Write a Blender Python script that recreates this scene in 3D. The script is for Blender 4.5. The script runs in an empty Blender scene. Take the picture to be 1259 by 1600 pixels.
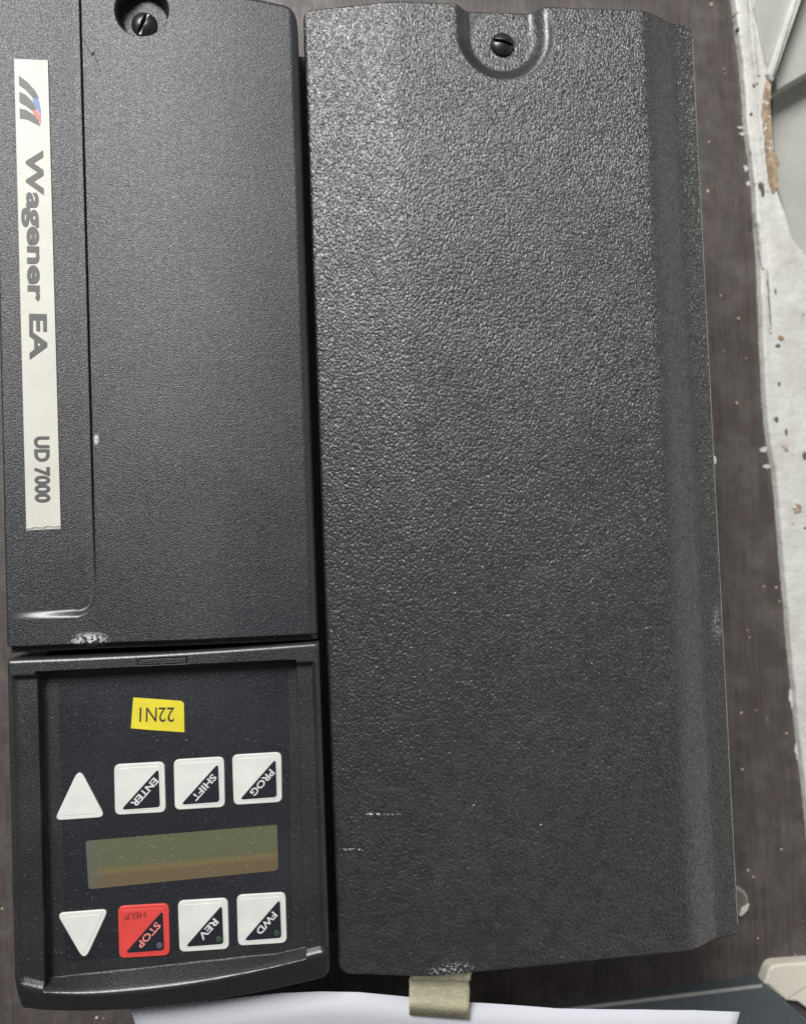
import bpy, bmesh, math, random
from mathutils import Matrix, Vector

random.seed(7)
SC = bpy.context.scene
COL = SC.collection
MM = 0.001            # every length below is in millimetres; the table top is z = 0

# ------------------------------------------------------------------ camera
cam = bpy.data.cameras.new('camera')
cam_ob = bpy.data.objects.new('camera', cam)
COL.objects.link(cam_ob)
cam.sensor_fit = 'VERTICAL'
cam.sensor_height = 24.0
cam.sensor_width = 24.0
cam.lens = 24.0 * 1250.0 / 1600.0
cam.clip_start = 0.01
cam.clip_end = 50
cam.dof.use_dof = True
cam.dof.focus_distance = 0.228
cam.dof.aperture_fstop = 8.0
cam_ob.matrix_world = Matrix((
    (0.9944349, 0.02802941, -0.10155585, 0.0),
    (-0.03112139, 0.9990951, -0.02899039, 0.0),
    (0.10065137, 0.03198961, 0.99440734, 0.310),
    (0, 0, 0, 1)))
SC.camera = cam_ob

# ------------------------------------------------------------------ light of the room, with an added fill
world = bpy.data.worlds.new('World')
SC.world = world
world.use_nodes = True
bg = world.node_tree.nodes['Background']
bg.inputs[0].default_value = (0.92, 0.97, 1.0, 1)
bg.inputs[1].default_value = 0.13


def area(name, loc, target, sx, sy, watts, col):
    li = bpy.data.lights.new(name, 'AREA')
    li.shape = 'RECTANGLE'
    li.size = sx
    li.size_y = sy
    li.energy = watts
    li.color = col
    ob = bpy.data.objects.new(name, li)
    COL.objects.link(ob)
    ob.location = loc
    d = Vector(target) - Vector(loc)
    ob.rotation_euler = d.to_track_quat('-Z', 'Y').to_euler()
    return ob


area('window_light', (-0.45, 0.88, 1.15), (0, 0.05, 0.05), 0.50, 0.55, 34.0, (1.0, 0.99, 0.97))
area('wall_bounce', (1.0, -0.02, 0.30), (0.1, -0.02, 0.06), 1.7, 0.5, 4.2, (1.0, 0.96, 0.88))
area('overhead_fill', (-0.5, 1.5, 1.9), (0, 0, 0), 1.7, 1.0, 24.0, (0.95, 0.98, 1.0))  # unseen soft fill added overhead to bring out the plastic grain

SC.view_settings.view_transform = 'Standard'
SC.view_settings.look = 'None'
SC.view_settings.gamma = 1.0
SC.view_settings.exposure = 0.0
SC.cycles.use_denoising = False


# ------------------------------------------------------------------ helpers
def V(x, y, z):
    return (x * MM, y * MM, z * MM)


def new_obj(name, verts, faces, mat, parent=None, smooth=True, mats=None):
    me = bpy.data.meshes.new(name)
    me.from_pydata([V(*v) for v in verts], [], faces)
    me.materials.append(mat)
    for m in mats or []:
        me.materials.append(m)
    if smooth:
        me.polygons.foreach_set('use_smooth', [True] * len(me.polygons))
    me.update()
    return link(name, me, parent)


def link(name, me, parent=None):
    ob = bpy.data.objects.new(name, me)
    COL.objects.link(ob)
    if parent is not None:
        adopt(ob, parent)
    return ob


def adopt(ob, parent):
    ob.parent = parent
    if parent.type == 'EMPTY':
        ob.matrix_parent_inverse = Matrix.Translation(-parent.location)


def thing(name, label, cat, loc):
    o = bpy.data.objects.new(name, None)
    o.empty_display_size = 0.02
    COL.objects.link(o)
    o.location = V(*loc)
    return tag(o, label, cat)


def tag(o, label, cat, group=None):
    o['label'] = label
    o['category'] = cat
    if group:
        o['group'] = group
    return o


def round_poly(pts, r, n=6):
    """polygon with rounded corners; r is one radius or one per corner"""
    out = []
    N = len(pts)
    for i in range(N):
        ri = r[i] if isinstance(r, (list, tuple)) else r
        p = Vector(pts[i])
        a = (Vector(pts[i - 1]) - p)
        b = (Vector(pts[(i + 1) % N]) - p)
        la, lb = a.length, b.length
        a.normalize()
        b.normalize()
        ang = a.angle(b)
        t = ri / max(math.tan(ang / 2), 1e-3)
        t = min(t, la * 0.48, lb * 0.48)
        p0, p1 = p + a * t, p + b * t
        for k in range(n + 1):
            s = k / n
            q = p0.lerp(p, s).lerp(p.lerp(p1, s), s)
            out.append((q.x, q.y))
    return out


def ccw(pts):
    s = sum(pts[i - 1][0] * pts[i][1] - pts[i][0] * pts[i - 1][1] for i in range(len(pts)))
    return pts if s > 0 else pts[::-1]


def prism(name, pts, z0, z1, mat, parent=None, bevel=0.0, seg=2):
    """solid plate between z0 and z1, top edge rounded; z1 may be a function of (x, y)"""
    pts = ccw(pts)
    n = len(pts)
    zf = z1 if callable(z1) else (lambda x, y: z1)
    rings = []
    verts = []

    def inset(d):
        res = []
        for i in range(n):
            p0, p, p1 = Vector(pts[i - 1]), Vector(pts[i]), Vector(pts[(i + 1) % n])
            e0, e1 = (p - p0), (p1 - p)
            if e0.length < 1e-6 or e1.length < 1e-6:
                e0 = e1 = (p1 - p0)
            e0.normalize()
            e1.normalize()
            nn = Vector((-e0.y - e1.y, e0.x + e1.x))
            L = nn.length
            nn = nn / L if L > 1e-6 else Vector((-e0.y, e0.x))
            k = d / max(0.5, L / 2)
            q = p + nn * k
            res.append((q.x, q.y))
        return res

    rings.append([(x, y, z0) for x, y in pts])
    if bevel > 0:
        for k in range(seg + 1):
            a = k / seg * math.pi / 2
            ins = inset(bevel * (1 - math.cos(a)))
            rings.append([(x, y, zf(x, y) - bevel * (1 - math.sin(a))) for x, y in ins])
    else:
        rings.append([(x, y, zf(x, y)) for x, y in pts])
    faces = []
    for r in rings:
        verts += r
    for j in range(len(rings) - 1):
        for i in range(n):
            i2 = (i + 1) % n
            faces.append((j * n + i, j * n + i2, (j + 1) * n + i2, (j + 1) * n + i))
    top = (len(rings) - 1) * n
    faces.append(tuple(range(top, top + n)))
    faces.append(tuple(range(n - 1, -1, -1)))
    return new_obj(name, verts, faces, mat, parent, smooth=False)


def box(name, x0, x1, y0, y1, z0, z1, mat, parent=None, bevel=0.0):
    return prism(name, [(x0, y0), (x1, y0), (x1, y1), (x0, y1)], z0, z1, mat, parent, bevel)


def sstep(a, b, x):
    t = min(1.0, max(0.0, (x - a) / (b - a)))
    return t * t * (3 - 2 * t)


def clamp(x, a=0.0, b=1.0):
    return min(b, max(a, x))


def steps(a, b, d, dense=()):
    """sorted positions from a to b about d apart, closer in the dense ranges (p0, p1, step)"""
    xs = set()
    n = max(1, int(round((b - a) / d)))
    for i in range(n + 1):
        xs.add(round(a + (b - a) * i / n, 4))
    for p0, p1, s in dense:
        m = max(1, int(round((p1 - p0) / s)))
        for i in range(m + 1):
            q = p0 + (p1 - p0) * i / m
            if a <= q <= b:
                xs.add(round(q, 4))
    xs = sorted(xs)
    out = [xs[0]]
    for q in xs[1:]:
        if q - out[-1] > 0.03:
            out.append(q)
    return out


def shell(name, xs, ys01, ylo, yhi, zf, warp, zskirt, mat, parent, smat=None, sfun=None):
    """moulded cover: a sheet of heights over columns xs with a skirt down to zskirt all round.
    ys01 are row positions in the nominal y range, squeezed per column to [ylo(x), yhi(x)]"""
    y0n, y1n = ys01[0], ys01[-1]
    verts, faces = [], []
    nx, ny = len(xs), len(ys01)
    sidx, yl = [], []
    for x in xs:
        lo, hi = ylo(x), yhi(x)
        for yn in ys01:
            # keep the nominal position, only squeeze what would leave the outline
            y = min(max(yn, lo), hi)
            if yn - y0n < 12:
                y = lo + (yn - y0n) * (y0n + 12 - lo) / 12
            elif y1n - yn < 12:
                y = hi - (y1n - yn) * (hi - (y1n - 12)) / 12
            wx, wy = warp(x, y)
            yl.append(y)
            verts.append((wx, wy, zf(x, y, lo, hi)))
    for i in range(nx - 1):
        for j in range(ny - 1):
            faces.append((i * ny + j, (i + 1) * ny + j, (i + 1) * ny + j + 1, i * ny + j + 1))
            if sfun:
                yc = (yl[i * ny + j] + yl[i * ny + j + 1] + yl[(i + 1) * ny + j] + yl[(i + 1) * ny + j + 1]) / 4
                sidx.append(1 if sfun((xs[i] + xs[i + 1]) / 2, yc) else 0)
    rim = [i * ny for i in range(nx)] + [(nx - 1) * ny + j for j in range(1, ny)]
    rim += [i * ny + ny - 1 for i in range(nx - 2, -1, -1)] + [j for j in range(ny - 2, 0, -1)]
    base = len(verts)
    for k in rim:
        x, y, z = verts[k]
        verts.append((x, y, zskirt))
    m = len(rim)
    for k in range(m):
        k2 = (k + 1) % m
        faces.append((rim[k2], rim[k], base + k, base + k2))
    ob = new_obj(name, verts, faces, mat, parent, smooth=True)
    if smat:
        ob.data.materials.append(smat)
        ob.data.polygons.foreach_set('material_index', sidx + [0] * (len(faces) - len(sidx)))
    return ob


def edge_round(d, R):
    """how far a rounded rim of radius R has dropped at distance d from the edge"""
    if d >= R:
        return 0.0
    d = max(d, 0.0)
    return R - math.sqrt(max(0.0, R * R - (R - d) ** 2))


def lathe(name, prof, cx, cy, mat, parent=None, n=40):
    verts, faces = [], []
    for r, z in prof:
        for k in range(n):
            a = 2 * math.pi * k / n
            verts.append((cx + r * math.cos(a), cy + r * math.sin(a), z))
    for j in range(len(prof) - 1):
        for k in range(n):
            k2 = (k + 1) % n
            faces.append((j * n + k, j * n + k2, (j + 1) * n + k2, (j + 1) * n + k))
    faces.append(tuple(range(n))[::-1])
    faces.append(tuple(range((len(prof) - 1) * n, len(prof) * n)))
    return new_obj(name, verts, faces, mat, parent)


# ------------------------------------------------------------------ materials
class NT:
    def __init__(self, name):
        self.m = bpy.data.materials.new(name)
        self.m.use_nodes = True
        self.t = self.m.node_tree
        self.b = self.t.nodes['Principled BSDF']
        self.tc = self.t.nodes.new('ShaderNodeTexCoord').outputs['Object']

    def set(self, inp, v):
        if hasattr(v, 'is_linked') or isinstance(v, bpy.types.NodeSocket):
            self.t.links.new(v, inp)
        elif isinstance(v, (tuple, list)) and len(v) == 3 and inp.type == 'RGBA':
            inp.default_value = (*v, 1)
        else:
            inp.default_value = v

    def node(self, typ, out=0, props=None, **ins):
        n = self.t.nodes.new(typ)
        for k, v in (props or {}).items():
            setattr(n, k, v)
        for k, v in ins.items():
            key = int(k[1:]) if k[0] == 'i' and k[1:].isdigit() else k.replace('_', ' ')
            self.set(n.inputs[key], v)
        return n.outputs[out]

    def math(self, op, a, b=0.0, c=0.0, cl=False):
        return self.node('ShaderNodeMath', props={'operation': op, 'use_clamp': cl}, i0=a, i1=b, i2=c)

    def vmath(self, op, a, b=(0, 0, 0)):
        n = self.t.nodes.new('ShaderNodeVectorMath')
        n.operation = op
        self.set(n.inputs[0], a)
        if op == 'SCALE':
            self.set(n.inputs['Scale'], b)
        else:
            self.set(n.inputs[1], b)
        return n.outputs['Value' if op in ('LENGTH', 'DISTANCE', 'DOT_PRODUCT') else 'Vector']

    def noise(self, scale, detail=2.0, rough=0.5, vec=None, out='Fac', dist=0.0):
        return self.node('ShaderNodeTexNoise', out, Vector=vec or self.tc, Scale=scale, Detail=detail,
                         Roughness=rough, Distortion=dist)

    def voro(self, scale, out='Distance', feature='F1', vec=None, rnd=1.0):
        return self.node('ShaderNodeTexVoronoi', out, {'feature': feature}, Vector=vec or self.tc, Scale=scale,
                         Randomness=rnd)

    def remap(self, v, a, b, c=0.0, d=1.0):
        return self.node('ShaderNodeMapRange', props={'clamp': True}, i0=v, i1=a, i2=b, i3=c, i4=d)

    def mix(self, fac, a, b):
        n = self.t.nodes.new('ShaderNodeMix')
        n.data_type = 'RGBA'
        self.set(n.inputs[0], fac)
        self.set(n.inputs[6], a)
        self.set(n.inputs[7], b)
        return n.outputs[2]

    def bump(self, h, dist, strength=1.0, normal=None):
        n = self.t.nodes.new('ShaderNodeBump')
        n.inputs['Strength'].default_value = strength
        n.inputs['Distance'].default_value = dist
        self.set(n.inputs['Height'], h)
        if normal is not None:
            self.set(n.inputs['Normal'], normal)
        return n.outputs['Normal']

    def dust(self, scale=900, share=0.86, size=0.16):
        """loose pale specks lying on the surface: about one cell in seven holds one"""
        v = self.t.nodes.new('ShaderNodeTexVoronoi')
        v.inputs['Scale'].default_value = scale
        self.t.links.new(self.tc, v.inputs['Vector'])
        s = self.t.nodes.new('ShaderNodeSeparateColor')
        self.t.links.new(v.outputs['Color'], s.inputs[0])
        pick = self.math('GREATER_THAN', s.outputs[0], share)
        rad = self.remap(s.outputs[1], 0.0, 1.0, size * 0.45, size)
        near = self.math('LESS_THAN', v.outputs['Distance'], rad)
        return self.math('MULTIPLY', pick, near)

    def xyz(self):
        n = self.t.nodes.new('ShaderNodeSeparateXYZ')
        self.t.links.new(self.tc, n.inputs[0])
        return n.outputs

    def spot(self, x, y, rx, ry):
        """0..1 mask round a place on the surface (mm)"""
        p = self.xyz()
        a = self.math('DIVIDE', self.math('SUBTRACT', p[0], x * MM), rx * MM)
        b = self.math('DIVIDE', self.math('SUBTRACT', p[1], y * MM), ry * MM)
        d = self.math('SQRT', self.math('ADD', self.math('MULTIPLY', a, a), self.math('MULTIPLY', b, b)))
        return self.remap(d, 1.0, 0.3, 0.0, 1.0)

    def done(self, color, rough, normal=None, spec=0.5, **kw):
        self.set(self.b.inputs['Base Color'], color)
        self.set(self.b.inputs['Roughness'], rough)
        self.set(self.b.inputs['Specular IOR Level'], spec)
        if normal is not None:
            self.set(self.b.inputs['Normal'], normal)
        for k, v in kw.items():
            self.set(self.b.inputs[k.replace('_', ' ')], v)
        return self.m


NOTCH = (58.0, (57.99, 131.94)[1] + 13.6)


def mat_leather():
    n = NT('leather_grain_black_plastic')
    warp = n.vmath('SCALE', n.vmath('SUBTRACT', n.noise(24, 1, out='Color'), (0.5, 0.5, 0.5)), 0.006)
    fine = n.vmath('SCALE', n.vmath('SUBTRACT', n.noise(800, 1, out='Color'), (0.5, 0.5, 0.5)), 0.00038)
    p = n.vmath('ADD', n.vmath('ADD', n.tc, warp), fine)
    p = n.vmath('MULTIPLY', p, (1.0, 0.42, 0.6))
    cells = n.voro(2850, feature='SMOOTH_F1', vec=p, rnd=0.9)
    cells = n.remap(n.math('POWER', cells, 1.6), 0.02, 0.62, 1.0, 0.0)
    soft = n.noise(1500, 2, vec=p)
    h = n.math('ADD', cells, n.math('MULTIPLY', soft, 0.25))
    # the grain is stretched thin round the screw notch and over the side step
    pos = n.xyz()
    dn = n.vmath('DISTANCE', n.vmath('MULTIPLY', n.tc, (1, 1, 0)), (NOTCH[0] * MM, NOTCH[1] * MM, 0))
    ring = n.math('MULTIPLY', n.remap(dn, 0.0078, 0.0100), n.remap(dn, 0.0150, 0.0135))
    side = n.math('ADD', pos[0], n.math('MULTIPLY', pos[1], 0.0092))
    step = n.math('MULTIPLY', n.remap(side, 0.0985, 0.1050), n.remap(side, 0.1170, 0.1100))
    thin = n.math('SUBTRACT', 1.0, n.math('MULTIPLY', n.math('MAXIMUM', ring, n.math('MULTIPLY', step, 0.55)), 0.72))
    h = n.math('MULTIPLY', h, thin)
    nor = n.bump(h, 0.000195, 1.0)
    d = n.dust(420, 0.965, 0.085)
    scr = n.math('MULTIPLY', n.math('MAXIMUM', n.math('MAXIMUM', n.spot(*(6.29, -88.46), 4.6, 0.42), n.spot(*(13.45, -78.42), 7.0, 0.38)), n.math('MULTIPLY', n.spot(*(32.69, -122.04), 8.0, 2.6), 0.55)),
                 n.math('GREATER_THAN', n.noise(1500, 2), 0.57))
    wear = n.math('MULTIPLY', n.spot(*(117.46, -29.64), 2.2, 7.0), n.remap(n.noise(1100, 3), 0.45, 0.62, 0, 0.22))
    col = n.mix(n.remap(n.noise(300, 3), 0.35, 0.7), (0.0145, 0.0145, 0.015), (0.024, 0.024, 0.024))
    col = n.mix(n.math('MAXIMUM', d, n.math('MAXIMUM', scr, wear)), col, (0.55, 0.56, 0.55))
    return n.done(col, n.remap(n.noise(700, 2), 0.3, 0.7, 0.35, 0.45), nor, 0.75)


def mat_cover(name, base, dustn=0.9, rough=0.52, grain=0.00026, extra=()):
    n = NT(name)
    g = n.noise(3000, 2, 0.6)
    nor = n.bump(g, grain, 1.0)
    d = n.math('MULTIPLY', n.dust(640, 0.93, 0.085), 0.8)
    m = n.math('MAXIMUM', d, n.math('MULTIPLY', n.dust(1900, dustn, 0.22), 0.40))
    m = n.math('MULTIPLY', m, n.remap(n.noise(60, 2), 0.35, 0.62, 0.25, 1.0))
    for (x, y, rx, ry) in extra:
        s = n.math('MULTIPLY', n.spot(x, y, rx, ry), n.math('GREATER_THAN', n.noise(1300, 3), 0.50))
        m = n.math('MAXIMUM', m, s)
    haze = n.remap(n.noise(45, 3), 0.35, 0.75, 0.0, 0.06)
    col = n.mix(haze, base, (0.16, 0.16, 0.16))
    col = n.mix(m, col, (0.42, 0.42, 0.41))
    return n.done(col, n.remap(n.noise(1400, 2), 0.3, 0.7, rough - 0.06, rough + 0.08), nor, 0.5)


def mat_plain(name, col, rough=0.5, spec=0.5, var=0.06, scale=300, bump=0.0, bscale=1500, **kw):
    n = NT(name)
    c2 = tuple(v * (1 - var * 3) for v in col)
    c = n.mix(n.remap(n.noise(scale, 4), 0.3, 0.75), col, c2)
    nor = n.bump(n.noise(bscale, 2), bump) if bump else None
    return n.done(c, rough, nor, spec, **kw)


def mat_wood():
    n = NT('dark_stained_wood')
    p = n.vmath('MULTIPLY', n.tc, (1.0, 0.05, 1.0))
    grain = n.noise(700, 4, 0.65, vec=p)
    broad = n.noise(90, 3, 0.6, vec=n.vmath('MULTIPLY', n.tc, (1.0, 0.16, 1.0)))
    col = n.mix(n.remap(grain, 0.3, 0.75), (0.038, 0.030, 0.028), (0.082, 0.067, 0.062))
    col = n.mix(n.remap(broad, 0.35, 0.7, 0, 0.6), col, (0.047, 0.040, 0.038))
    smudge = n.remap(n.noise(60, 5, 0.7), 0.45, 0.8, 0.0, 0.30)
    col = n.mix(smudge, col, (0.22, 0.20, 0.19))
    d = n.dust(260, 0.93, 0.10)
    col = n.mix(n.math('MULTIPLY', d, 0.6), col, (0.40, 0.37, 0.34))
    nor = n.bump(n.math('ADD', grain, n.noise(1200, 2)), 0.00012)
    return n.done(col, n.remap(n.noise(150, 4), 0.3, 0.7, 0.40, 0.58), nor, 0.4)


def mat_paint():
    n = NT('old_white_paint')
    col = n.mix(n.remap(n.noise(60, 5, 0.65), 0.4, 0.75), (0.48, 0.48, 0.45), (0.37, 0.36, 0.33))
    p = n.vmath('MULTIPLY', n.tc, (1.0, 0.2, 1.0))
    streak = n.remap(n.noise(160, 4, 0.7, vec=p), 0.50, 0.75, 0.0, 0.5)
    col = n.mix(streak, col, (0.38, 0.36, 0.30))
    fleck = n.math('MULTIPLY', n.math('GREATER_THAN', n.noise(240, 3, 0.6), 0.70), 0.8)
    col = n.mix(fleck, col, (0.22, 0.19, 0.14))
    nor = n.bump(n.noise(220, 4, 0.6), 0.0007)
    return n.done(col, 0.45, nor, 0.4)


def mat_bare():
    n = NT('bare_weathered_wood')
    p = n.vmath('MULTIPLY', n.tc, (1.0, 0.45, 1.0))
    col = n.mix(n.remap(n.noise(330, 4, 0.65, vec=p), 0.35, 0.65), (0.15, 0.105, 0.07), (0.34, 0.25, 0.165))
    col = n.mix(n.math('GREATER_THAN', n.noise(420, 4, 0.7), 0.60), col, (0.52, 0.50, 0.44))
    return n.done(col, 0.8, n.bump(n.noise(600, 3), 0.0008), 0.3)


def mat_lcd():
    n = NT('reflective_lcd_glass')
    p = n.xyz()
    (ax, ay), (bx, by) = (-66.22, -94.19), (-14.76, -92.90)
    k = (by - ay) / (bx - ax)
    # height above the lower edge of the window, mm
    t = n.math('DIVIDE', n.math('SUBTRACT', n.math('SUBTRACT', p[1], ay * MM), n.math('MULTIPLY', n.math('SUBTRACT', p[0], ax * MM), k)), MM)
    green = n.mix(n.remap(n.noise(1100, 3), 0.3, 0.7), (0.096, 0.098, 0.056), (0.082, 0.084, 0.048))
    band = n.mix(n.remap(t, 3.0, 4.6), (0.105, 0.080, 0.046), (0.135, 0.104, 0.048))
    col = n.mix(n.remap(t, 4.3, 5.6), band, green)
    end = n.remap(p[0], (ax - 0.5) * MM, (ax + 5.0) * MM)
    col = n.mix(end, (0.085, 0.088, 0.072), col)
    d = n.math('MULTIPLY', n.dust(1500, 0.72, 0.2), n.remap(n.noise(90, 2), 0.35, 0.6, 0.2, 0.7))
    col = n.mix(d, col, (0.40, 0.40, 0.34))
    return n.done(col, 0.26, None, 0.5)


M = {}
M['leather'] = mat_leather()
M['cover'] = mat_cover('fine_textured_black_plastic', (0.0125, 0.0133, 0.0165), 0.82, 0.35, 0.00016,
                       extra=[(*(-63.31, -25.70), 6.0, 2.4), (*(-60.41, 28.84), 0.9, 2.0)])
M['frame'] = mat_cover('textured_keypad_plastic', (0.0125, 0.013, 0.0142), 0.82, 0.38, 0.00014)
M['overlay'] = mat_cover('membrane_overlay', (0.009, 0.0096, 0.013), 0.80, 0.36, 0.00010)
M['polished'] = mat_plain('smooth_black_plastic', (0.022, 0.022, 0.024), 0.38, 0.7, bump=0.00005, bscale=2000)
M['housing'] = mat_plain('black_housing_paint', (0.012, 0.012, 0.013), 0.7)
M['screw'] = mat_plain('black_nylon', (0.015, 0.015, 0.017), 0.30, var=0.1, bump=0.00003)
M['plate'] = mat_plain('brushed_name_plate', (0.465, 0.45, 0.40), 0.50, var=0.03, scale=120, bump=0.00003, bscale=900)
M['clear'] = mat_plain('yellowed_clear_film', (0.45, 0.43, 0.40), 0.2, var=0.1)
M['ink'] = mat_plain('grey_ink', (0.062, 0.062, 0.058), 0.55)
M['emblem_black'] = mat_plain('black_ink', (0.045, 0.045, 0.043), 0.5)
M['blue'] = mat_plain('blue_ink', (0.075, 0.15, 0.33), 0.5)
M['red_ink'] = mat_plain('red_ink', (0.48, 0.10, 0.07), 0.5)
M['white_key'] = mat_plain('white_key_print', (0.555, 0.55, 0.52), 0.42, var=0.045, scale=160)
M['red_key'] = mat_plain('red_key_print', (0.56, 0.052, 0.045), 0.42, var=0.07, scale=200)
M['black_key'] = mat_plain('black_key_print', (0.011, 0.012, 0.017), 0.40)
M['letter'] = mat_plain('pale_grey_lettering', (0.52, 0.53, 0.52), 0.5)
M['letter_red'] = mat_plain('pale_red_lettering', (0.62, 0.20, 0.18), 0.5)
M['letter_dark'] = mat_plain('dark_red_lettering', (0.15, 0.02, 0.02), 0.5)
M['led'] = mat_plain('green_led_off', (0.03, 0.065, 0.04), 0.3)
M['led_grey'] = mat_plain('grey_led_off', (0.09, 0.085, 0.10), 0.3)
M['yellow'] = mat_plain('yellow_label', (0.60, 0.51, 0.030), 0.45, var=0.06, scale=150)
M['black_text'] = mat_plain('black_print', (0.02, 0.02, 0.015), 0.5)
M['lcd'] = mat_lcd()
M['wood'] = mat_wood()
M['paint'] = mat_paint()
M['shaded_paint'] = mat_plain('shaded_white_paint', (0.33, 0.33, 0.305), 0.5, var=0.05, scale=40, bump=0.0002, bscale=300)  # the white paint greyed: shade on facets and recess put into the colour
M['bare'] = mat_bare()
M['dirt'] = mat_plain('dark_dirt', (0.10, 0.09, 0.07), 0.9, var=0.2, scale=700)
M['paper'] = mat_plain('white_paper', (0.46, 0.47, 0.505), 0.75, 0.2, var=0.01, scale=80, bump=0.00005, bscale=900)
M['tape'] = mat_plain('cream_masking_tape', (0.74, 0.68, 0.47), 0.5, var=0.08, scale=500, bump=0.00010, bscale=900)
M['case'] = mat_plain('dark_grey_metal', (0.058, 0.068, 0.075), 0.5, var=0.05, scale=200, bump=0.0001, bscale=900)
M['case_edge'] = mat_plain('rubbed_bare_edge', (0.26, 0.26, 0.25), 0.5)
M['beige'] = mat_plain('beige_plastic', (0.52, 0.49, 0.42), 0.5, var=0.04, scale=60, bump=0.0001, bscale=400)
M['crumb'] = mat_plain('tan_crumb', (0.60, 0.46, 0.34), 0.8, var=0.2, scale=200)
M['hair'] = mat_plain('dark_hair', (0.012, 0.010, 0.010), 0.4)
M['flash'] = mat_plain('lit_plastic_edge', (0.34, 0.34, 0.32), 0.55, var=0.15, scale=250)  # light caught by the cover edge, put into its colour


M['glass'] = mat_plain('smoky_gloss_plastic', (0.16, 0.14, 0.12), 0.15, 0.8, var=0.1, scale=200)


def text(name, body, mat, parent, at, ang, height, length=None, bold=0.0, z=0.0, depth=0.04, align='CENTER'):
    """printed lettering: centre point (mm), reading direction in degrees, capital height, printed length"""
    cu = bpy.data.curves.new(name, 'FONT')
    cu.body = body
    cu.align_x = 'LEFT'
    cu.size = 1.0
    cu.resolution_u = 4
    cu.offset = bold
    tmp = bpy.data.objects.new(name, cu)
    COL.objects.link(tmp)
    dg = bpy.context.evaluated_depsgraph_get()
    me = bpy.data.meshes.new_from_object(tmp.evaluated_get(dg))
    bpy.data.objects.remove(tmp)
    bpy.data.curves.remove(cu)
    xs = [v.co.x for v in me.vertices]
    ys = [v.co.y for v in me.vertices]
    caph = 0.727 + 2 * bold
    s = height / caph
    w = max(xs) - min(xs)
    sx = length / w if length else s
    mx = (max(xs) + min(xs)) / 2
    my = caph / 2 - bold
    ca, sa = math.cos(math.radians(ang)), math.sin(math.radians(ang))
    for v in me.vertices:
        x, y = (v.co.x - mx) * sx, (v.co.y - my) * s
        X, Y = at[0] + x * ca - y * sa, at[1] + x * sa + y * ca
        v.co = V(X, Y, z(X, Y) if callable(z) else z)
    me.materials.clear()
    me.materials.append(mat)
    return link(name, me, parent)


# ================================================================== the setting
edge_px = [(172.79, 250.44), (174.68, 217.90), (175.96, 203.05), (177.24, 188.23), (177.80, 164.00), (179.14, 150.59), (179.92, 137.20), (180.66, 105.17), (180.61, 68.00), (180.73, 46.87), (181.65, 31.06), (183.65, 20.51), (184.78, -8.34), (186.51, -47.49), (188.35, -83.83), (191.01, -120.03), (194.10, -163.75), (196.45, -227.37)]
tab = [(-480, -480), (edge_px[-1][0] + 8, -480)] + [(x + 8, y) for x, y in edge_px[::-1]] + [(edge_px[0][0] + 8, 480), (-480, 480)]
table = prism('table_top', tab, -22, 0.0, M['wood'])
table['kind'] = 'structure'

# white window frame beside the table: rail, bead, facets, bare wood, flaking paint
frame = thing('window_frame', 'old white painted window frame with flaking paint beside the dark table', 'window frame', (200, 30, -20))
rail_r = [(181.65, 247.74), (182.38, 215.47), (184.97, 199.47), (187.88, 184.56), (188.49, 162.16), (189.03, 138.23), (191.17, 130.83), (195.48, 116.56), (208.51, 98.59), (238.40, 77.26), (222.39, -227.26)]


def at_y(pts, y):
    """x on a line of points (top to bottom) at height y"""
    if y >= pts[0][1]:
        return pts[0][0]
    for i in range(len(pts) - 1):
        if y >= pts[i + 1][1]:
            t = (pts[i][1] - y) / (pts[i][1] - pts[i + 1][1])
            return pts[i][0] + (pts[i + 1][0] - pts[i][0]) * t
    return pts[-1][0]


rv, rf = [], []
FR = [0, 0.006, 0.015, 0.03, 0.06, 0.10, 0.15, 0.20, 0.26, 0.33, 0.42, 0.52, 0.62, 0.72, 0.82, 0.90, 0.95, 0.98, 1.0]
ry = steps(edge_px[-1][1], edge_px[0][1], 1.6)
jit = 0.0
for y in ry:
    jit = 0.7 * jit + random.uniform(-0.14, 0.14)
    xl, xr = at_y(edge_px, y) + jit, at_y(rail_r, y)
    rv.append((xl - 0.05, y, -19))
    for f in FR:
        x = xl + (xr - xl) * f
        d = x - xl
        z = 3.6 - edge_round(d, 1.1) - edge_round(xr - x, 0.8)
        z += 0.28 * math.sin(d * 0.9 + 0.03 * y) * sstep(0, 4, d) + random.uniform(-0.06, 0.06) * sstep(0.5, 3, d)
        rv.append((x, y, z))
    rv.append((xr + 0.05, y, -19))
m = len(FR) + 2
for i in range(len(ry) - 1):
    for j in range(m - 1):
        rf.append((i * m + j, i * m + j + 1, (i + 1) * m + j + 1, (i + 1) * m + j))
new_obj('rail', rv, rf, M['paint'], frame)
prism('upper_facet', [(183.86, 216.89), (186.20, 201.31), (189.16, 186.85), (203.33, 219.25), (217.37, 251.01), (182.28, 249.33)], -20, 1.6, M['shaded_paint'], frame, 0.3)
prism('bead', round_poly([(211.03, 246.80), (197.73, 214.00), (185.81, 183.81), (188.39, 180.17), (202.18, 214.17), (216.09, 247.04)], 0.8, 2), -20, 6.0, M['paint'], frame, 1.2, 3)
prism('lower_facet', [(223.94, 256.01), (209.52, 221.94), (195.57, 187.82), (196.19, 182.90), (257.85, 218.14), (259.96, 257.73)], -24, -4, M['shaded_paint'], frame, 0.4)
prism('recessed_panel', [(201.88, 195.54), (200.81, 172.75), (201.38, 147.27), (203.64, 138.82), (207.87, 116.28), (230.66, 96.56), (260.80, 96.52), (268.33, 238.19)], -30, -16, M['shaded_paint'], frame)
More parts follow.
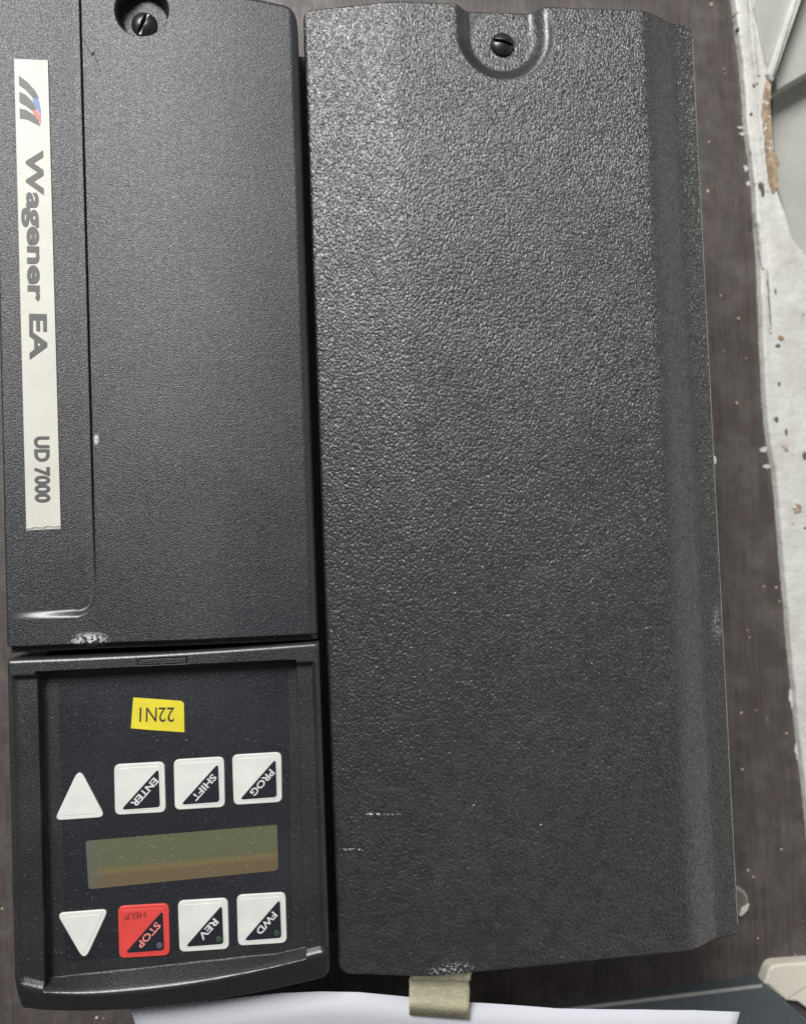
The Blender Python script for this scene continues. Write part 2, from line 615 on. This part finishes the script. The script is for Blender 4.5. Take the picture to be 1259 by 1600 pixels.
bare = [(186.01, 180.73), (184.91, 174.85), (184.26, 166.86), (184.50, 160.23), (184.99, 153.08), (185.17, 145.14), (185.99, 139.07), (187.18, 135.12), (189.21, 137.26), (189.74, 142.56), (189.04, 145.20), (190.78, 147.09), (189.31, 151.04), (187.75, 153.13), (187.88, 161.63), (187.82, 172.26), (188.47, 180.26), (187.19, 182.36)]
prism('bare_wood', bare, 1, 4.3, M['bare'], frame, 0.4)
for (a, b, w) in (((179.03, 220.71), (181.88, 180.66), 0.7), ((181.52, 220.81), (183.14, 183.90), 0.5), ((182.34, 172.67), (184.20, 135.52), 0.9), ((182.72, 103.82), (183.14, 77.56), 0.6), ((183.05, 170.03), (184.18, 152.76), 0.6), ((179.43, 127.53), (181.08, 103.82), 0.6)):
    pts = []
    for k in range(13):
        t = k / 12
        pts.append((a[0] + (b[0] - a[0]) * t + random.uniform(-0.25, 0.25), a[1] + (b[1] - a[1]) * t))
    prism('paint_ridge', [(x + w * random.uniform(0.8, 1.3), y) for x, y in pts] + pts[::-1], 2, 4.35, M['paint'], frame, 0.35)


def blob(cx, cy, rx, ry, n=11, j=0.35):
    return [(cx + rx * math.cos(6.283 * k / n) * random.uniform(1 - j, 1 + j), cy + ry * math.sin(6.283 * k / n) * random.uniform(1 - j, 1 + j)) for k in range(n)]


for (p, rx, ry, mk) in (((191.81, 5.71), 1.9, 2.2, 'bare'), ((195.87, 27.20), 0.8, 1.8, 'dirt'), ((181.01, 179.57), 0.7, 0.8, 'dirt'), ((179.36, 167.81), 0.7, 0.6, 'dirt'),
                        ((182.12, 138.14), 1.4, 1.6, 'dirt'), ((182.83, 135.50), 0.8, 2.0, 'dirt'), ((184.50, 42.27), 0.8, 1.0, 'dirt'), ((187.99, 75.43), 1.4, 1.2, 'bare'),
                        ((186.47, 72.29), 1.1, 0.8, 'dirt'), ((188.06, 30.49), 0.9, 1.6, 'bare'), ((188.36, 36.99), 0.5, 1.5, 'dirt'), ((174.35, 209.01), 0.4, 0.4, 'bare'),
                        ((175.48, 203.43), 0.5, 0.4, 'dirt'), ((194.72, -2.15), 0.7, 0.5, 'dirt'), ((186.42, 94.62), 0.4, 1.4, 'dirt'), ((186.28, 56.59), 0.5, 0.9, 'dirt')):
    prism('stain', blob(p[0], p[1], rx * 0.9, ry * 0.9), 2, 4.05, M[mk], frame)
for (p, rx, ry) in (((186.21, 165.00), 1.6, 0.5), ((185.52, 162.30), 2.0, 0.4), ((177.13, 161.32), 1.2, 0.7), ((178.33, 169.39), 1.0, 0.4), ((176.70, 163.99), 1.8, 0.4), ((180.49, 30.45), 1.9, 1.1), ((181.83, 23.61), 1.8, 0.8), ((187.54, -70.67), 0.9, 4.0), ((189.02, -91.35), 0.9, 4.0), ((178.14, 146.89), 0.8, 1.4), ((178.97, 140.76), 0.8, 1.2)):
    prism('paint_flake', blob(p[0], p[1], rx, ry, 11, 0.5), 0.02, 0.45, M['paint'], frame, 0.12)

# ================================================================== the drive
drive = thing('motor_drive', 'black plastic inverter drive lying upside down on the dark wooden table', 'drive', (18, 15, 0))
prism('chassis', round_poly([(-80, -116), (114, -116), (114, 147), (-80, 147)], 2), 0.0, 69, M['housing'], drive, 0.8)

# ---- leather-grain terminal cover on the right
PX, PW = -1.2, 118.9
PY0, PY1 = -123.4, 154.3


def pwarp(x, y):
    return PX + x + (152 - y) * 0.0092, y


nx_c, ny_c = 57.6, (57.99, 131.94)[1] + 13.6


def panel_z(x, y, lo, hi):
    z = 85.0
    if x < 25.8:
        z -= 5.8 * (25.8 - x) / 25.8
    # soften the ridge line
    z -= 0.08 * math.exp(-((x - 25.8) / 0.9) ** 2)
    if x > 100:
        z -= 4.6 * sstep(99.5, 112.5, x) + 1.8 * clamp((x - 108) / 10.6)
    d = math.hypot(x - nx_c, min(0.0, y - ny_c))
    z -= 3.4 * (1 - sstep(8.8, 14.0, d))
    e = min(y - lo, hi - y)
    z -= edge_round(x, 1.1) + edge_round(PW - x, 0.5) + edge_round(e, 0.8)
    return z


def corner(x, w, r0, r1):
    """how much a rounded corner eats from the end of a column at x"""
    c = 0.0
    if x < r0:
        c = r0 - math.sqrt(max(0, r0 * r0 - (r0 - x) ** 2))
    if w - x < r1:
        c = max(c, r1 - math.sqrt(max(0, r1 * r1 - (r1 - (w - x)) ** 2)))
    return c


xs = steps(0, PW, 0.9, ((0, 2.2, 0.16), (24, 28, 0.4), (100, 111, 0.5), (PW - 2.6, PW, 0.12), (43, 72, 0.45)))
ys = steps(PY0, PY1, 1.2, ((PY0, PY0 + 1.6, 0.16), (PY1 - 1.6, PY1, 0.16), (125, PY1, 0.5)))
panel = shell('terminal_cover', xs, ys,
              lambda x: PY0 + corner(x, PW, 3.2, 1.0) + 0.010 * max(0.0, x - 20),
              lambda x: PY1 - corner(x, PW, 2.4, 2.6), panel_z, pwarp, 66, M['leather'], drive)
panel['label'] = 'leather-grained black terminal cover with a screw notch'
# flash line along the free edge, coloured pale for the light it catches
fl = []
for y in steps(-119.5, 150.5, 4.0):
    wx, wy = pwarp(PW, y)
    fl.append((wx, wy))
prism('lit_edge', [(x - 0.02, y) for x, y in fl] + [(x + 0.24, y) for x, y in fl[::-1]], 74, 78.0, M['flash'], panel)
c = (119.88, 19.95)
prism('paint_blob', blob(c[0], c[1], 0.65, 1.4, 12, 0.12), 75, 77.2, M['beige'], panel, 0.5)


def screw(cx, cy, z, r, h, ang, parent):
    prof = [(r, z - 3)] + [(r * math.cos(a), z + h * math.sin(a)) for a in [k / 12 * math.pi / 2 for k in range(12)]] + [(r * 0.04, z + h)]
    dome = lathe('screw', prof, cx, cy, M['screw'])
    ca, sa = math.cos(math.radians(ang)), math.sin(math.radians(ang))
    L, W = r * 0.86, r * 0.13
    q = [(cx + ca * u - sa * v, cy + sa * u + ca * v) for u, v in ((-L, -W), (L, -W), (L, W), (-L, W))]
    cut = prism('slot_cutter', q, z + h * 0.42, z + h + 3, M['screw'])
    md = dome.modifiers.new('slot', 'BOOLEAN')
    md.operation = 'DIFFERENCE'
    md.solver = 'EXACT'
    md.object = cut
    dg = bpy.context.evaluated_depsgraph_get()
    me = bpy.data.meshes.new_from_object(dome.evaluated_get(dg))
    bpy.data.objects.remove(dome)
    bpy.data.objects.remove(cut)
    return link('screw', me, parent)


screw(*(57.17, 144.20), 81.4, 3.7, 2.0, -14, drive)

# ---- front cover on the left
CX0, CX1 = -85.0, -1.95
CY0, CY1 = -28.6, 155.0


def cwarp(x, y):
    return x - y * 0.006, y


GX, GY, GR = -61.5, -19.6, 6.0
hx, hy = (-45.65, 148.01)


def cover_z(x, y, lo, hi):
    z = 85.0
    # label field: flush at the outer edge, sinking towards the groove
    qx, qy = x - GX + GR, GY + GR - y
    sd = math.hypot(max(qx, 0), max(qy, 0)) - GR + min(max(qx, qy), 0.0)
    side = clamp(qx / (abs(qx) + abs(qy) + 1e-6)) if qx > 0 and qy > 0 else (1.0 if qx > qy else 0.0)
    w = 0.45 * side + 2.3 * (1 - side)
    A = 1.7 * clamp((x + 84.0) / 20.0)
    z -= A * (1 - sstep(-w, 0.0, sd))
    if sd < 0.25 and side > 0.9:
        z -= 1.6 * math.exp(-((sd + 0.25) / 0.30) ** 2) * sstep(-16, 20, y)
    # faint crown of the wide field
    if x > GX:
        z += 1.7 * math.sin(math.pi * clamp((x - GX) / (CX1 - GX)))
    # screw well
    d = math.hypot(x - y * 0.006 - hx, y - hy)
    z -= (4.0 + (z - 85.0)) * (1 - sstep(6.1, 7.5, d))
    # lower lip
    z -= 2.6 * (1 - sstep(CY0 + 1.7, CY0 + 2.0, y))
    z -= edge_round(CX1 - x, 2.4) + edge_round(x - CX0, 0.8) + edge_round(hi - y, 1.8)
    z -= edge_round(y - CY0, 0.3)
    return z


def ledge(x, y):
    qx, qy = x - GX + GR, GY + GR - y
    sd = math.hypot(max(qx, 0), max(qy, 0)) - GR + min(max(qx, qy), 0.0)
    return -2.6 < sd < 0.15 and qy > 0 and (qy > qx * 0.35) and x > -84


def cov_hi(x):
    return CY1 - 0.0019 * (x + 44) ** 2 - corner(x - CX0, CX1 - CX0, 3, 3.6)


xs = steps(CX0, CX1, 0.8, ((CX0, CX0 + 1, 0.2), (GX - 1.0, GX + 0.4, 0.09), (GX - 7, GX, 0.35), (CX1 - 3.6, CX1, 0.2), (hx - 0.0 - 8, hx + 10, 0.3)))
ys = steps(CY0, CY1, 1.2, ((CY0, CY0 + 2.4, 0.15), (GY - 1, GY + 7, 0.25), (CY1 - 14, CY1, 0.3), (hy - 8.5, hy + 8.5, 0.3)))
cover = shell('front_cover', xs, ys, lambda x: CY0 + 0.2 * math.sin((x + 85) / 84 * 3.1), cov_hi, cover_z, cwarp, 66, M['cover'], drive, M['polished'], ledge)
screw(*(-45.97, 147.04), 80.6, 3.75, 2.2, 66, drive)


def lab_z(x, y):
    return 85.0 - 1.7 * clamp((x + 84.0 + y * 0.006) / 20.0)


# ---- name plate with the printed emblem and lettering
lp = [(-80.21, 133.94), (-71.57, 134.20), (-70.48, 5.37), (-71.99, 5.24), (-74.00, 5.48), (-74.67, 5.06), (-77.50, 5.24), (-77.84, 4.90), (-79.17, 4.94)]
plate = prism('name_plate', lp, 83, lambda x, y: lab_z(x, y) + 0.35, M['plate'], drive)
prism('plate_film', [(-79.37, 5.29), (-70.51, 5.72), (-70.53, 4.68), (-79.21, 4.42)], 83, lambda x, y: lab_z(x, y) + 0.12, M['clear'], plate)


def on_plate(name, pts, mat, dz=0.42):
    pts = ccw(pts)
    return new_obj(name, [(x, y, lab_z(x, y) + dz) for x, y in pts], [tuple(range(len(pts)))], mat, plate, smooth=False)


on_plate('emblem_stripe', [(-79.07, 129.35), (-76.92, 127.70), (-75.04, 125.55), (-74.22, 123.96), (-74.11, 122.89), (-74.91, 123.58), (-75.72, 123.47), (-77.38, 125.45), (-79.05, 126.61)], M['emblem_black'])
on_plate('emblem_stripe', [(-79.03, 124.82), (-77.40, 124.11), (-75.74, 122.36), (-74.71, 120.37), (-74.55, 119.66), (-75.31, 120.00), (-75.79, 119.68), (-77.45, 120.98), (-78.99, 121.84)], M['emblem_black'])
on_plate('emblem_stripe', [(-79.02, 120.18), (-77.25, 119.86), (-75.38, 118.56), (-74.14, 117.04), (-73.78, 115.56), (-75.42, 116.33), (-77.10, 117.19), (-78.98, 117.38)], M['emblem_black'])
on_plate('emblem_blue', [(-75.67, 123.39), (-74.74, 123.50), (-74.04, 122.62), (-73.69, 120.75), (-73.56, 118.43), (-74.51, 120.16), (-75.44, 121.92)], M['blue'], 0.46)
on_plate('emblem_red', [(-75.74, 119.63), (-75.22, 120.09), (-74.63, 119.92), (-73.69, 118.39), (-73.60, 116.10), (-73.92, 116.81), (-74.55, 117.69), (-75.38, 118.56)], M['red_ink'], 0.46)
text('lettering', 'Wagener', M['ink'], plate, (-75.35, 87.85), -90 - 0.2, 4.75, 42.0, 0.034, lambda x, y: lab_z(x, y) + 0.46)
text('lettering', 'EA', M['ink'], plate, (-75.16, 57.13), -90 - 0.2, 4.75, 12.6, 0.034, lambda x, y: lab_z(x, y) + 0.46)
text('lettering', 'UD 7000', M['ink'], plate, (-74.78, 20.89), -90 - 0.2, 4.1, 18.0, 0.040, lambda x, y: lab_z(x, y) + 0.46)

# ---- keypad module
KX0, KX1 = -85.0, -1.75
KY0, KY1 = -127.0, -30.0
FX0, FX1 = -77.6, -8.3          # keypad face
FZ = 80.0


def kb(x):
    return -126.8 + 0.0018 * (x + 48) ** 2 + corner(x - KX0, KX1 - KX0, 1.0, 3.0)


crest_pts = [(-83.08, -116.21), (-77.40, -118.04), (-63.45, -119.60), (-41.71, -119.30), (-21.18, -117.12), (-3.73, -114.44)]


def crest(x):
    p = crest_pts
    if x <= p[0][0]:
        return p[0][1] + (p[0][0] - x) * 0.3
    for i in range(len(p) - 1):
        if x <= p[i + 1][0]:
            t = (x - p[i][0]) / (p[i + 1][0] - p[i][0])
            # smooth through the points
            m0 = (p[i + 1][1] - p[max(i - 1, 0)][1]) / (p[i + 1][0] - p[max(i - 1, 0)][0])
            j = min(i + 2, len(p) - 1)
            m1 = (p[j][1] - p[i][1]) / (p[j][0] - p[i][0])
            h = p[i + 1][0] - p[i][0]
            return ((2 * t ** 3 - 3 * t ** 2 + 1) * p[i][1] + (t ** 3 - 2 * t ** 2 + t) * h * m0
                    + (-2 * t ** 3 + 3 * t ** 2) * p[i + 1][1] + (t ** 3 - t ** 2) * h * m1)
    return p[-1][1] + (x - p[-1][0]) * 0.6


fb0, fb1 = (-79.07, -117.25), (-11.63, -115.63)


def face_bot(x):
    return max(fb0[1] + (fb1[1] - fb0[1]) * (x - fb0[0]) / (fb1[0] - fb0[0]), crest(x) + 0.45)


FTOP = (-44.90, -33.64)[1]


def key_z(x, y, lo, hi):
    z = 85.2
    cr = crest(x)
    # shoulders beside the face lie a little lower than the top band
    inx = sstep(KX0 + 0.8, KX0 + 2.2, x) * (1 - sstep(KX1 - 2.6, KX1 - 0.9, x))
    sh = inx * (1 - sstep(FTOP - 2.2, FTOP - 0.4, y)) * sstep(cr - 0.1, cr + 1.8, y)
    z -= 1.6 * sh
    # keypad face well
    well = sstep(FX0 - 0.15, FX0 + 0.15, x) * (1 - sstep(FX1 - 0.15, FX1 + 0.15, x)) * (1 - sstep(FTOP - 0.15, FTOP + 0.15, y))
    fb = face_bot(x)
    if well > 0:
        if y >= fb:
            zz = FZ
        else:
            zz = 85.2 - (y - cr) * (85.2 - FZ) / max(0.2, fb - cr)
        z = z + (zz - z) * well
    # apron below the crest rolls away; the crest itself is rounded
    ap = 85.4 - 0.55 * (cr - y)
    if y < fb or y < cr + 1.0:
        k = 0.75
        m = min(z, ap)
        z = m - k * math.log(math.exp(-(z - m) / k) + math.exp(-(ap - m) / k))
    z -= edge_round(x - KX0, 1.0) + edge_round(KX1 - x, 1.2) + edge_round(y - lo, 0.5) + edge_round(hi - y, 1.2)
    # latch pocket in the top band
    if LX0 < x < LX1 and FTOP + 0.4 < y < FTOP + 2.3:
        z -= 0.7
    return z


def crest_zone(x, y):
    cr = crest(x)
    side = x < FX0 or x > FX1
    if y > KY1 - 1.1:
        return True
    if KX0 + 2.5 < x < KX1 - 1.5 and cr - 1.0 < y < cr + (0.9 if side else 0.35):
        return True
    return False


LX0, LX1 = (-51.15, -32.31)[0], (-37.69, -32.07)[0]
xs = steps(KX0, KX1, 0.8, ((KX0, KX0 + 2.4, 0.2), (FX0 - 0.3, FX0 + 0.3, 0.06), (FX1 - 0.3, FX1 + 0.3, 0.06), (KX1 - 3, KX1, 0.2), (LX0 - 0.1, LX0 + 0.1, 0.1), (LX1 - 0.1, LX1 + 0.1, 0.1)))
ys = steps(KY0, KY1, 0.8, ((KY0, KY0 + 1, 0.15), (KY1 - 1, KY1, 0.12), (FTOP - 2.4, FTOP + 2.6, 0.1), (-127, -112, 0.28)))
keypad = shell('keypad_housing', xs, ys, kb, lambda x: KY1 + 1.0 * (x - KX0) / (KX1 - KX0) - 0.5 * math.sin(math.pi * (x - KX0) / (KX1 - KX0)), key_z, cwarp, 64, M['frame'], drive, M['polished'], crest_zone)
lw = cwarp(0, FTOP)[0]
prism('latch_tab', [(LX0 + lw + 0.35, FTOP + 0.62), (LX1 + lw - 0.35, FTOP + 0.62), (LX1 + lw - 0.35, FTOP + 2.05), (LX0 + lw + 0.35, FTOP + 2.05)], 83, 85.1, M['frame'], keypad, 0.1)

# membrane sheet glued on the face
ZO = FZ + 0.15
overlay = prism('membrane', round_poly([(-72.62, -113.17), (-11.72, -112.26), (-10.54, -34.80), (-73.09, -36.44)], 0.8, 4), FZ - 0.5, ZO, M['overlay'], keypad)
overlay['label'] = 'dark blue membrane sheet of the keypad'

ZK = ZO + 0.42


def key(pts, mat, rad, name='key'):
    k = prism(name, round_poly(pts, rad, 6), ZO - 0.1, ZK, mat, drive, 0.28, 3)
    # pressed-up middle of the key
    cx = sum(p[0] for p in pts) / len(pts)
    cy = sum(p[1] for p in pts) / len(pts)
    f = 0.84 if len(pts) == 4 else 0.74
    prism('key_top', round_poly([(cx + (x - cx) * f, cy + (y - cy) * f) for x, y in pts], 0.9, 5), ZK - 0.1, ZK + 0.08, mat, k, 0.08, 2)
    return k


def flat(name, pts, mat, parent, z):
    pts = ccw(pts)
    return new_obj(name, [(x, y, z) for x, y in pts], [tuple(range(len(pts)))], mat, parent, smooth=False)


def lerp2(a, b, t):
    return (a[0] + (b[0] - a[0]) * t, a[1] + (b[1] - a[1]) * t)


def square_key(TL, TR, BR, BL, word, mat, lmat, led=None, extra=None, tl=1.0, wlen=8.0):
    k = key([TL, TR, BR, BL], mat, 1.7)

    def q(u, v):
        return lerp2(lerp2(TL, TR, u), lerp2(BL, BR, u), v)
    tri = round_poly([q(0.88, 0.125), q(0.89, 0.885), q(0.125, 0.895)], [0.5, 0.9, 0.5], 5)
    flat('print', tri, M['black_key'], k, ZK + 0.13)
    a, b = q(0.88, 0.125), q(0.125, 0.895)
    mid = lerp2(a, b, 0.49)
    ang = math.degrees(math.atan2(b[1] - a[1], b[0] - a[0]))
    nx, ny = -(b[1] - a[1]), b[0] - a[0]
    L = math.hypot(nx, ny)
    h = 2.05
    off = h * 0.5 + 0.62
    text('lettering', word, lmat, k, (mid[0] + nx / L * off, mid[1] + ny / L * off), ang, h, wlen * 0.92, 0.026, ZK + 0.16)
    if led:
        p = q(0.80, 0.79)
        lathe('indicator', [(0.85, ZK + 0.14), (0.8, ZK + 0.17), (0.4, ZK + 0.18)], p[0], p[1], M[led], k, 20)
    if extra:
        p = q(0.335, 0.20)
        text('lettering', extra, M['letter_dark'], k, p, 180 + 2.0, 1.75, 5.6, 0.0, ZK + 0.16)
    return k


square_key((-58.69, -60.67), (-45.09, -60.68), (-45.03, -74.62), (-58.69, -74.51), 'ENTER', M['white_key'], M['letter'], wlen=10.2)
square_key((-42.65, -60.29), (-28.85, -60.25), (-28.91, -74.24), (-42.63, -74.19), 'SHIFT', M['white_key'], M['letter'], wlen=9.2)
square_key((-26.67, -59.90), (-12.97, -59.90), (-13.13, -73.89), (-26.56, -73.86), 'PROG', M['white_key'], M['letter'], wlen=9.2)
square_key((-58.41, -99.24), (-44.80, -99.50), (-44.77, -113.68), (-58.37, -113.38), 'STOP', M['red_key'], M['letter_red'], 'led_grey', 'HELP', wlen=8.6)
square_key((-42.37, -98.99), (-28.76, -99.24), (-28.75, -113.26), (-42.24, -113.02), 'REV', M['white_key'], M['letter'], 'led', wlen=7.0)
square_key((-26.36, -98.63), (-12.87, -98.85), (-12.85, -112.88), (-26.34, -112.62), 'FWD', M['white_key'], M['letter'], 'led', wlen=7.6)
key([(-67.93, -60.89), (-61.26, -74.89), (-74.80, -74.95)], M['white_key'], [1.6, 1.3, 1.3], 'arrow_key')
key([(-67.51, -113.51), (-74.66, -99.87), (-60.82, -99.83)], M['white_key'], [1.6, 1.3, 1.3], 'arrow_key')

# display window
lcd = prism('display', round_poly([(-66.73, -81.06), (-14.77, -80.15), (-14.75, -92.82), (-66.17, -94.19)], [0.8, 0.6, 1.4, 1.0], 5), ZO - 0.1, ZO + 0.05, M['lcd'], drive)

# yellow number sticker, one corner lifting
st = [(-53.17, -42.63), (-40.29, -44.23), (-39.50, -44.93), (-39.55, -52.94), (-47.93, -51.90), (-53.99, -51.04)]
stick = prism('number_sticker', st, ZO, lambda x, y: ZO + 0.22, M['yellow'], drive)
text('lettering', '22N1', M['black_text'], stick, (-46.87, -47.79), 180 - 3.0, 4.2, 9.4, 0.0, ZO + 0.26)

# ================================================================== things around it
# dark case below the drive
cs = [(-52.36, -186.55), (167.51, -180.32), (202.62, -212.03), (199.54, -273.01), (-53.68, -243.99)]
case = thing('metal_plate', 'dark grey metal plate with a pale rubbed edge under the paper', 'plate', (60, -190, 0))
prism('plate_body', round_poly(cs, [0.5, 2.0, 0.5, 0.5, 0.5], 3), 0, 6, M['case'], case, 0.5)
a, b = (-52.36, -186.55), (166.70, -180.49)
prism('rubbed_edge', [a, (a[0], a[1] - 1.4), (b[0], b[1] - 1.3), b], 5, 6.12, M['case_edge'], case, 0.2)

# sheet of paper with a wavy edge, held by the tape
pe = [(-57.91, -131.96), (-40.65, -131.17), (-26.21, -130.64), (-15.26, -130.60), (-4.24, -131.47), (6.87, -133.08), (21.81, -136.34), (39.80, -139.70), (65.89, -143.06), (91.62, -144.79), (107.71, -146.42), (122.74, -148.73)]
pv, pf = [], []
NY = 14
dense = []
for i in range(len(pe) - 1):
    for k in range(5):
        t = k / 5
        dense.append(lerp2(pe[i], pe[i + 1], t))
dense.append(pe[-1])
x0, x1 = dense[0][0], dense[-1][0]
for (x, y) in dense:
    u = (x - x0) / (x1 - x0)
    for j in range(NY + 1):
        v = j / NY
        xx = x + v * (30 * (1 - u) - 26 * u)
        yy = y - v * 110
        zz = 6.4 + (65.4 + 1.5 * math.sin(u * 9)) * (1 - sstep(0.0, 1.0, v * 0.95 + 0.05 * v * v)) ** 1.1
        pv.append((xx, yy, zz))
n = len(dense)
for i in range(n - 1):
    for j in range(NY):
        pf.append((i * (NY + 1) + j, i * (NY + 1) + j + 1, (i + 1) * (NY + 1) + j + 1, (i + 1) * (NY + 1) + j))
top_n = len(pv)
pv += [(x, y, z - 0.15) for x, y, z in pv]
pf += [tuple(top_n + k for k in f[::-1]) for f in pf]
rim = [i * (NY + 1) for i in range(n)] + [(n - 1) * (NY + 1) + j for j in range(1, NY + 1)] + [i * (NY + 1) + NY for i in range(n - 2, -1, -1)] + [j for j in range(NY - 1, 0, -1)]
for k in range(len(rim)):
    p, q = rim[k], rim[(k + 1) % len(rim)]
    pf.append((p, q, top_n + q, top_n + p))
paper = new_obj('paper_sheet', pv, pf, M['paper'])
tag(paper, 'white sheet of paper with a wavy edge taped to the drive', 'paper')

# masking tape from the cover's lower edge down to the paper
tv, tf = [], []
rows = [((21.50, -124.10), (38.98, -125.41), 80.9), ((21.40, -125.09), (38.79, -126.58), 80.3), ((21.35, -126.60), (38.79, -128.28), 79.4), ((21.21, -126.83), (38.45, -128.86), 78.4), ((21.42, -130.13), (38.93, -132.38), 76.6), ((21.45, -133.06), (39.09, -135.71), 74.8), ((21.52, -135.93), (39.17, -138.88), 73.3), ((21.57, -141.15), (39.26, -144.05), 71.4)]
NXT = 14
for (a, b, z) in rows:
    for k in range(NXT + 1):
        t = k / NXT
        p = lerp2(a, b, t)
        jz = random.uniform(-0.04, 0.04)
        jy = random.uniform(-0.45, 0.75) if z > 80 else 0
        tv.append((p[0], p[1] + jy, z + jz))
for j in range(len(rows) - 1):
    for k in range(NXT):
        tf.append((j * (NXT + 1) + k, (j + 1) * (NXT + 1) + k, (j + 1) * (NXT + 1) + k + 1, j * (NXT + 1) + k + 1))
tape = new_obj('masking_tape', tv, tf, M['tape'])
sm = tape.modifiers.new('thickness', 'SOLIDIFY')
sm.thickness = 0.00018
sm.offset = -1
tag(tape, 'short strip of cream tape joining the terminal cover to the paper', 'tape')

# beige block past the case corner
bb = [(168.32, -181.06), (171.04, -173.96), (202.50, -174.60), (206.14, -210.00), (185.93, -192.68), (181.80, -189.32), (177.03, -188.40)]
blk = prism('beige_block', round_poly(bb, [0.5, 5, 1, 1, 1, 1, 0.5], 6), 0, 5, M['beige'], None, 1.0, 4)
tag(blk, 'smooth beige plastic block with a rounded corner beside the dark plate', 'block')

# clear round bumper half under the cover
gx, gy = (158.91, -149.70)
prof = [(6.2, 0.05), (6.3, 0.9), (5.9, 1.9), (5.2, 2.6), (4.4, 2.9), (3.6, 2.6), (2.2, 2.2), (0.2, 2.1)]
bump = lathe('round_bumper', prof, gx, gy, M['glass'], None, 48)
tag(bump, 'glossy dark round bumper on the table, half hidden by the cover', 'bumper')
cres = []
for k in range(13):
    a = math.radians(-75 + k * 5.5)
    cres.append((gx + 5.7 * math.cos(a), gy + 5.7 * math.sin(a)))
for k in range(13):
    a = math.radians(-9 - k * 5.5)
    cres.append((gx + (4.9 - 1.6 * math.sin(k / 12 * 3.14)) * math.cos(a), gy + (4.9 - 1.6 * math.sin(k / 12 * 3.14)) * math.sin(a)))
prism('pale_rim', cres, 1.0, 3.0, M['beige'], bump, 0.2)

# loose crumbs on the table
cv, cf = [], []
spots = [(1111, 7, 1.1), (1107, 222, 0.8), (1105, 299, 0.9), (1153, 498, 0.9), (1150, 630, 0.9), (1212, 918, 0.8), (1217, 940, 0.8), (1157, 1114, 0.9), (1159, 1202, 0.8), (1168, 1360, 0.8), (1176, 1370, 0.7), (1228, 1146, 0.7), (1131, 108, 0.6), (1165, 560, 0.5), (1193, 916, 0.6), (1132, 115, 0.5), (1167, 985, 0.5), (1170, 996, 0.5), (1180, 1110, 0.5), (1220, 1327, 0.7), (1125, 462, 0.6), (1183, 1466, 0.6), (4, 1420, 0.6), (152, 1590, 1.1)]
SP = [(166.51, 215.70), (162.84, 157.80), (161.38, 137.23), (172.24, 84.46), (169.84, 49.67), (183.39, -26.03), (184.50, -31.80), (166.04, -75.93), (165.55, -98.44), (166.15, -138.73), (168.19, -141.41), (184.99, -85.19), (170.85, 188.59), (174.80, 68.05), (178.20, -25.32), (171.05, 186.71), (170.27, -42.89), (170.96, -45.77), (172.33, -75.23), (180.61, -131.36), (164.96, 94.00), (168.95, -165.79), (-119.82, -131.81), (-87.15, -173.84)]
for (p, s) in zip(SP, spots):
    r = s[2] * 0.62
    b0 = len(cv)
    for (zz, k) in ((0.03, 1.0), (0.5 * r, 0.9)):
        for i in range(7):
            aa = i / 7 * 6.283
            rr = r * k * random.uniform(0.75, 1.2)
            cv.append((p[0] + rr * math.cos(aa), p[1] + rr * math.sin(aa), zz))
    cv.append((p[0], p[1], r * 0.85))
    for i in range(7):
        i2 = (i + 1) % 7
        cf.append((b0 + i, b0 + i2, b0 + 7 + i2, b0 + 7 + i))
        cf.append((b0 + 7 + i, b0 + 7 + i2, b0 + 14))
cr = new_obj('crumbs', cv, cf, M['crumb'])
cr['kind'] = 'stuff'
tag(cr, 'tiny tan crumbs and specks scattered on the dark table', 'crumbs')


# a fine dark hair on the front cover
def strand(name, pts, z, r, mat):
    vs, fs = [], []
    for i, (x, y) in enumerate(pts):
        for k in range(5):
            a = k / 5 * 6.283
            vs.append((x + r * math.cos(a), y + 0.3 * r * math.cos(a), z(x, y) + r * math.sin(a)))
    for i in range(len(pts) - 1):
        for k in range(5):
            k2 = (k + 1) % 5
            fs.append((i * 5 + k, i * 5 + k2, (i + 1) * 5 + k2, (i + 1) * 5 + k))
    return new_obj(name, vs, fs, mat)


h = strand('hair', [(-61.69, 139.85), (-61.04, 138.24), (-60.21, 136.82), (-59.38, 135.23), (-59.02, 136.32), (-58.53, 134.89), (-57.88, 132.74), (-57.23, 131.14)], lambda x, y: cover_z(x + y * 0.006, y, -29, 155) + 0.12, 0.11, M['hair'])
tag(h, 'fine dark hair lying on the front cover near the screw well', 'hair')
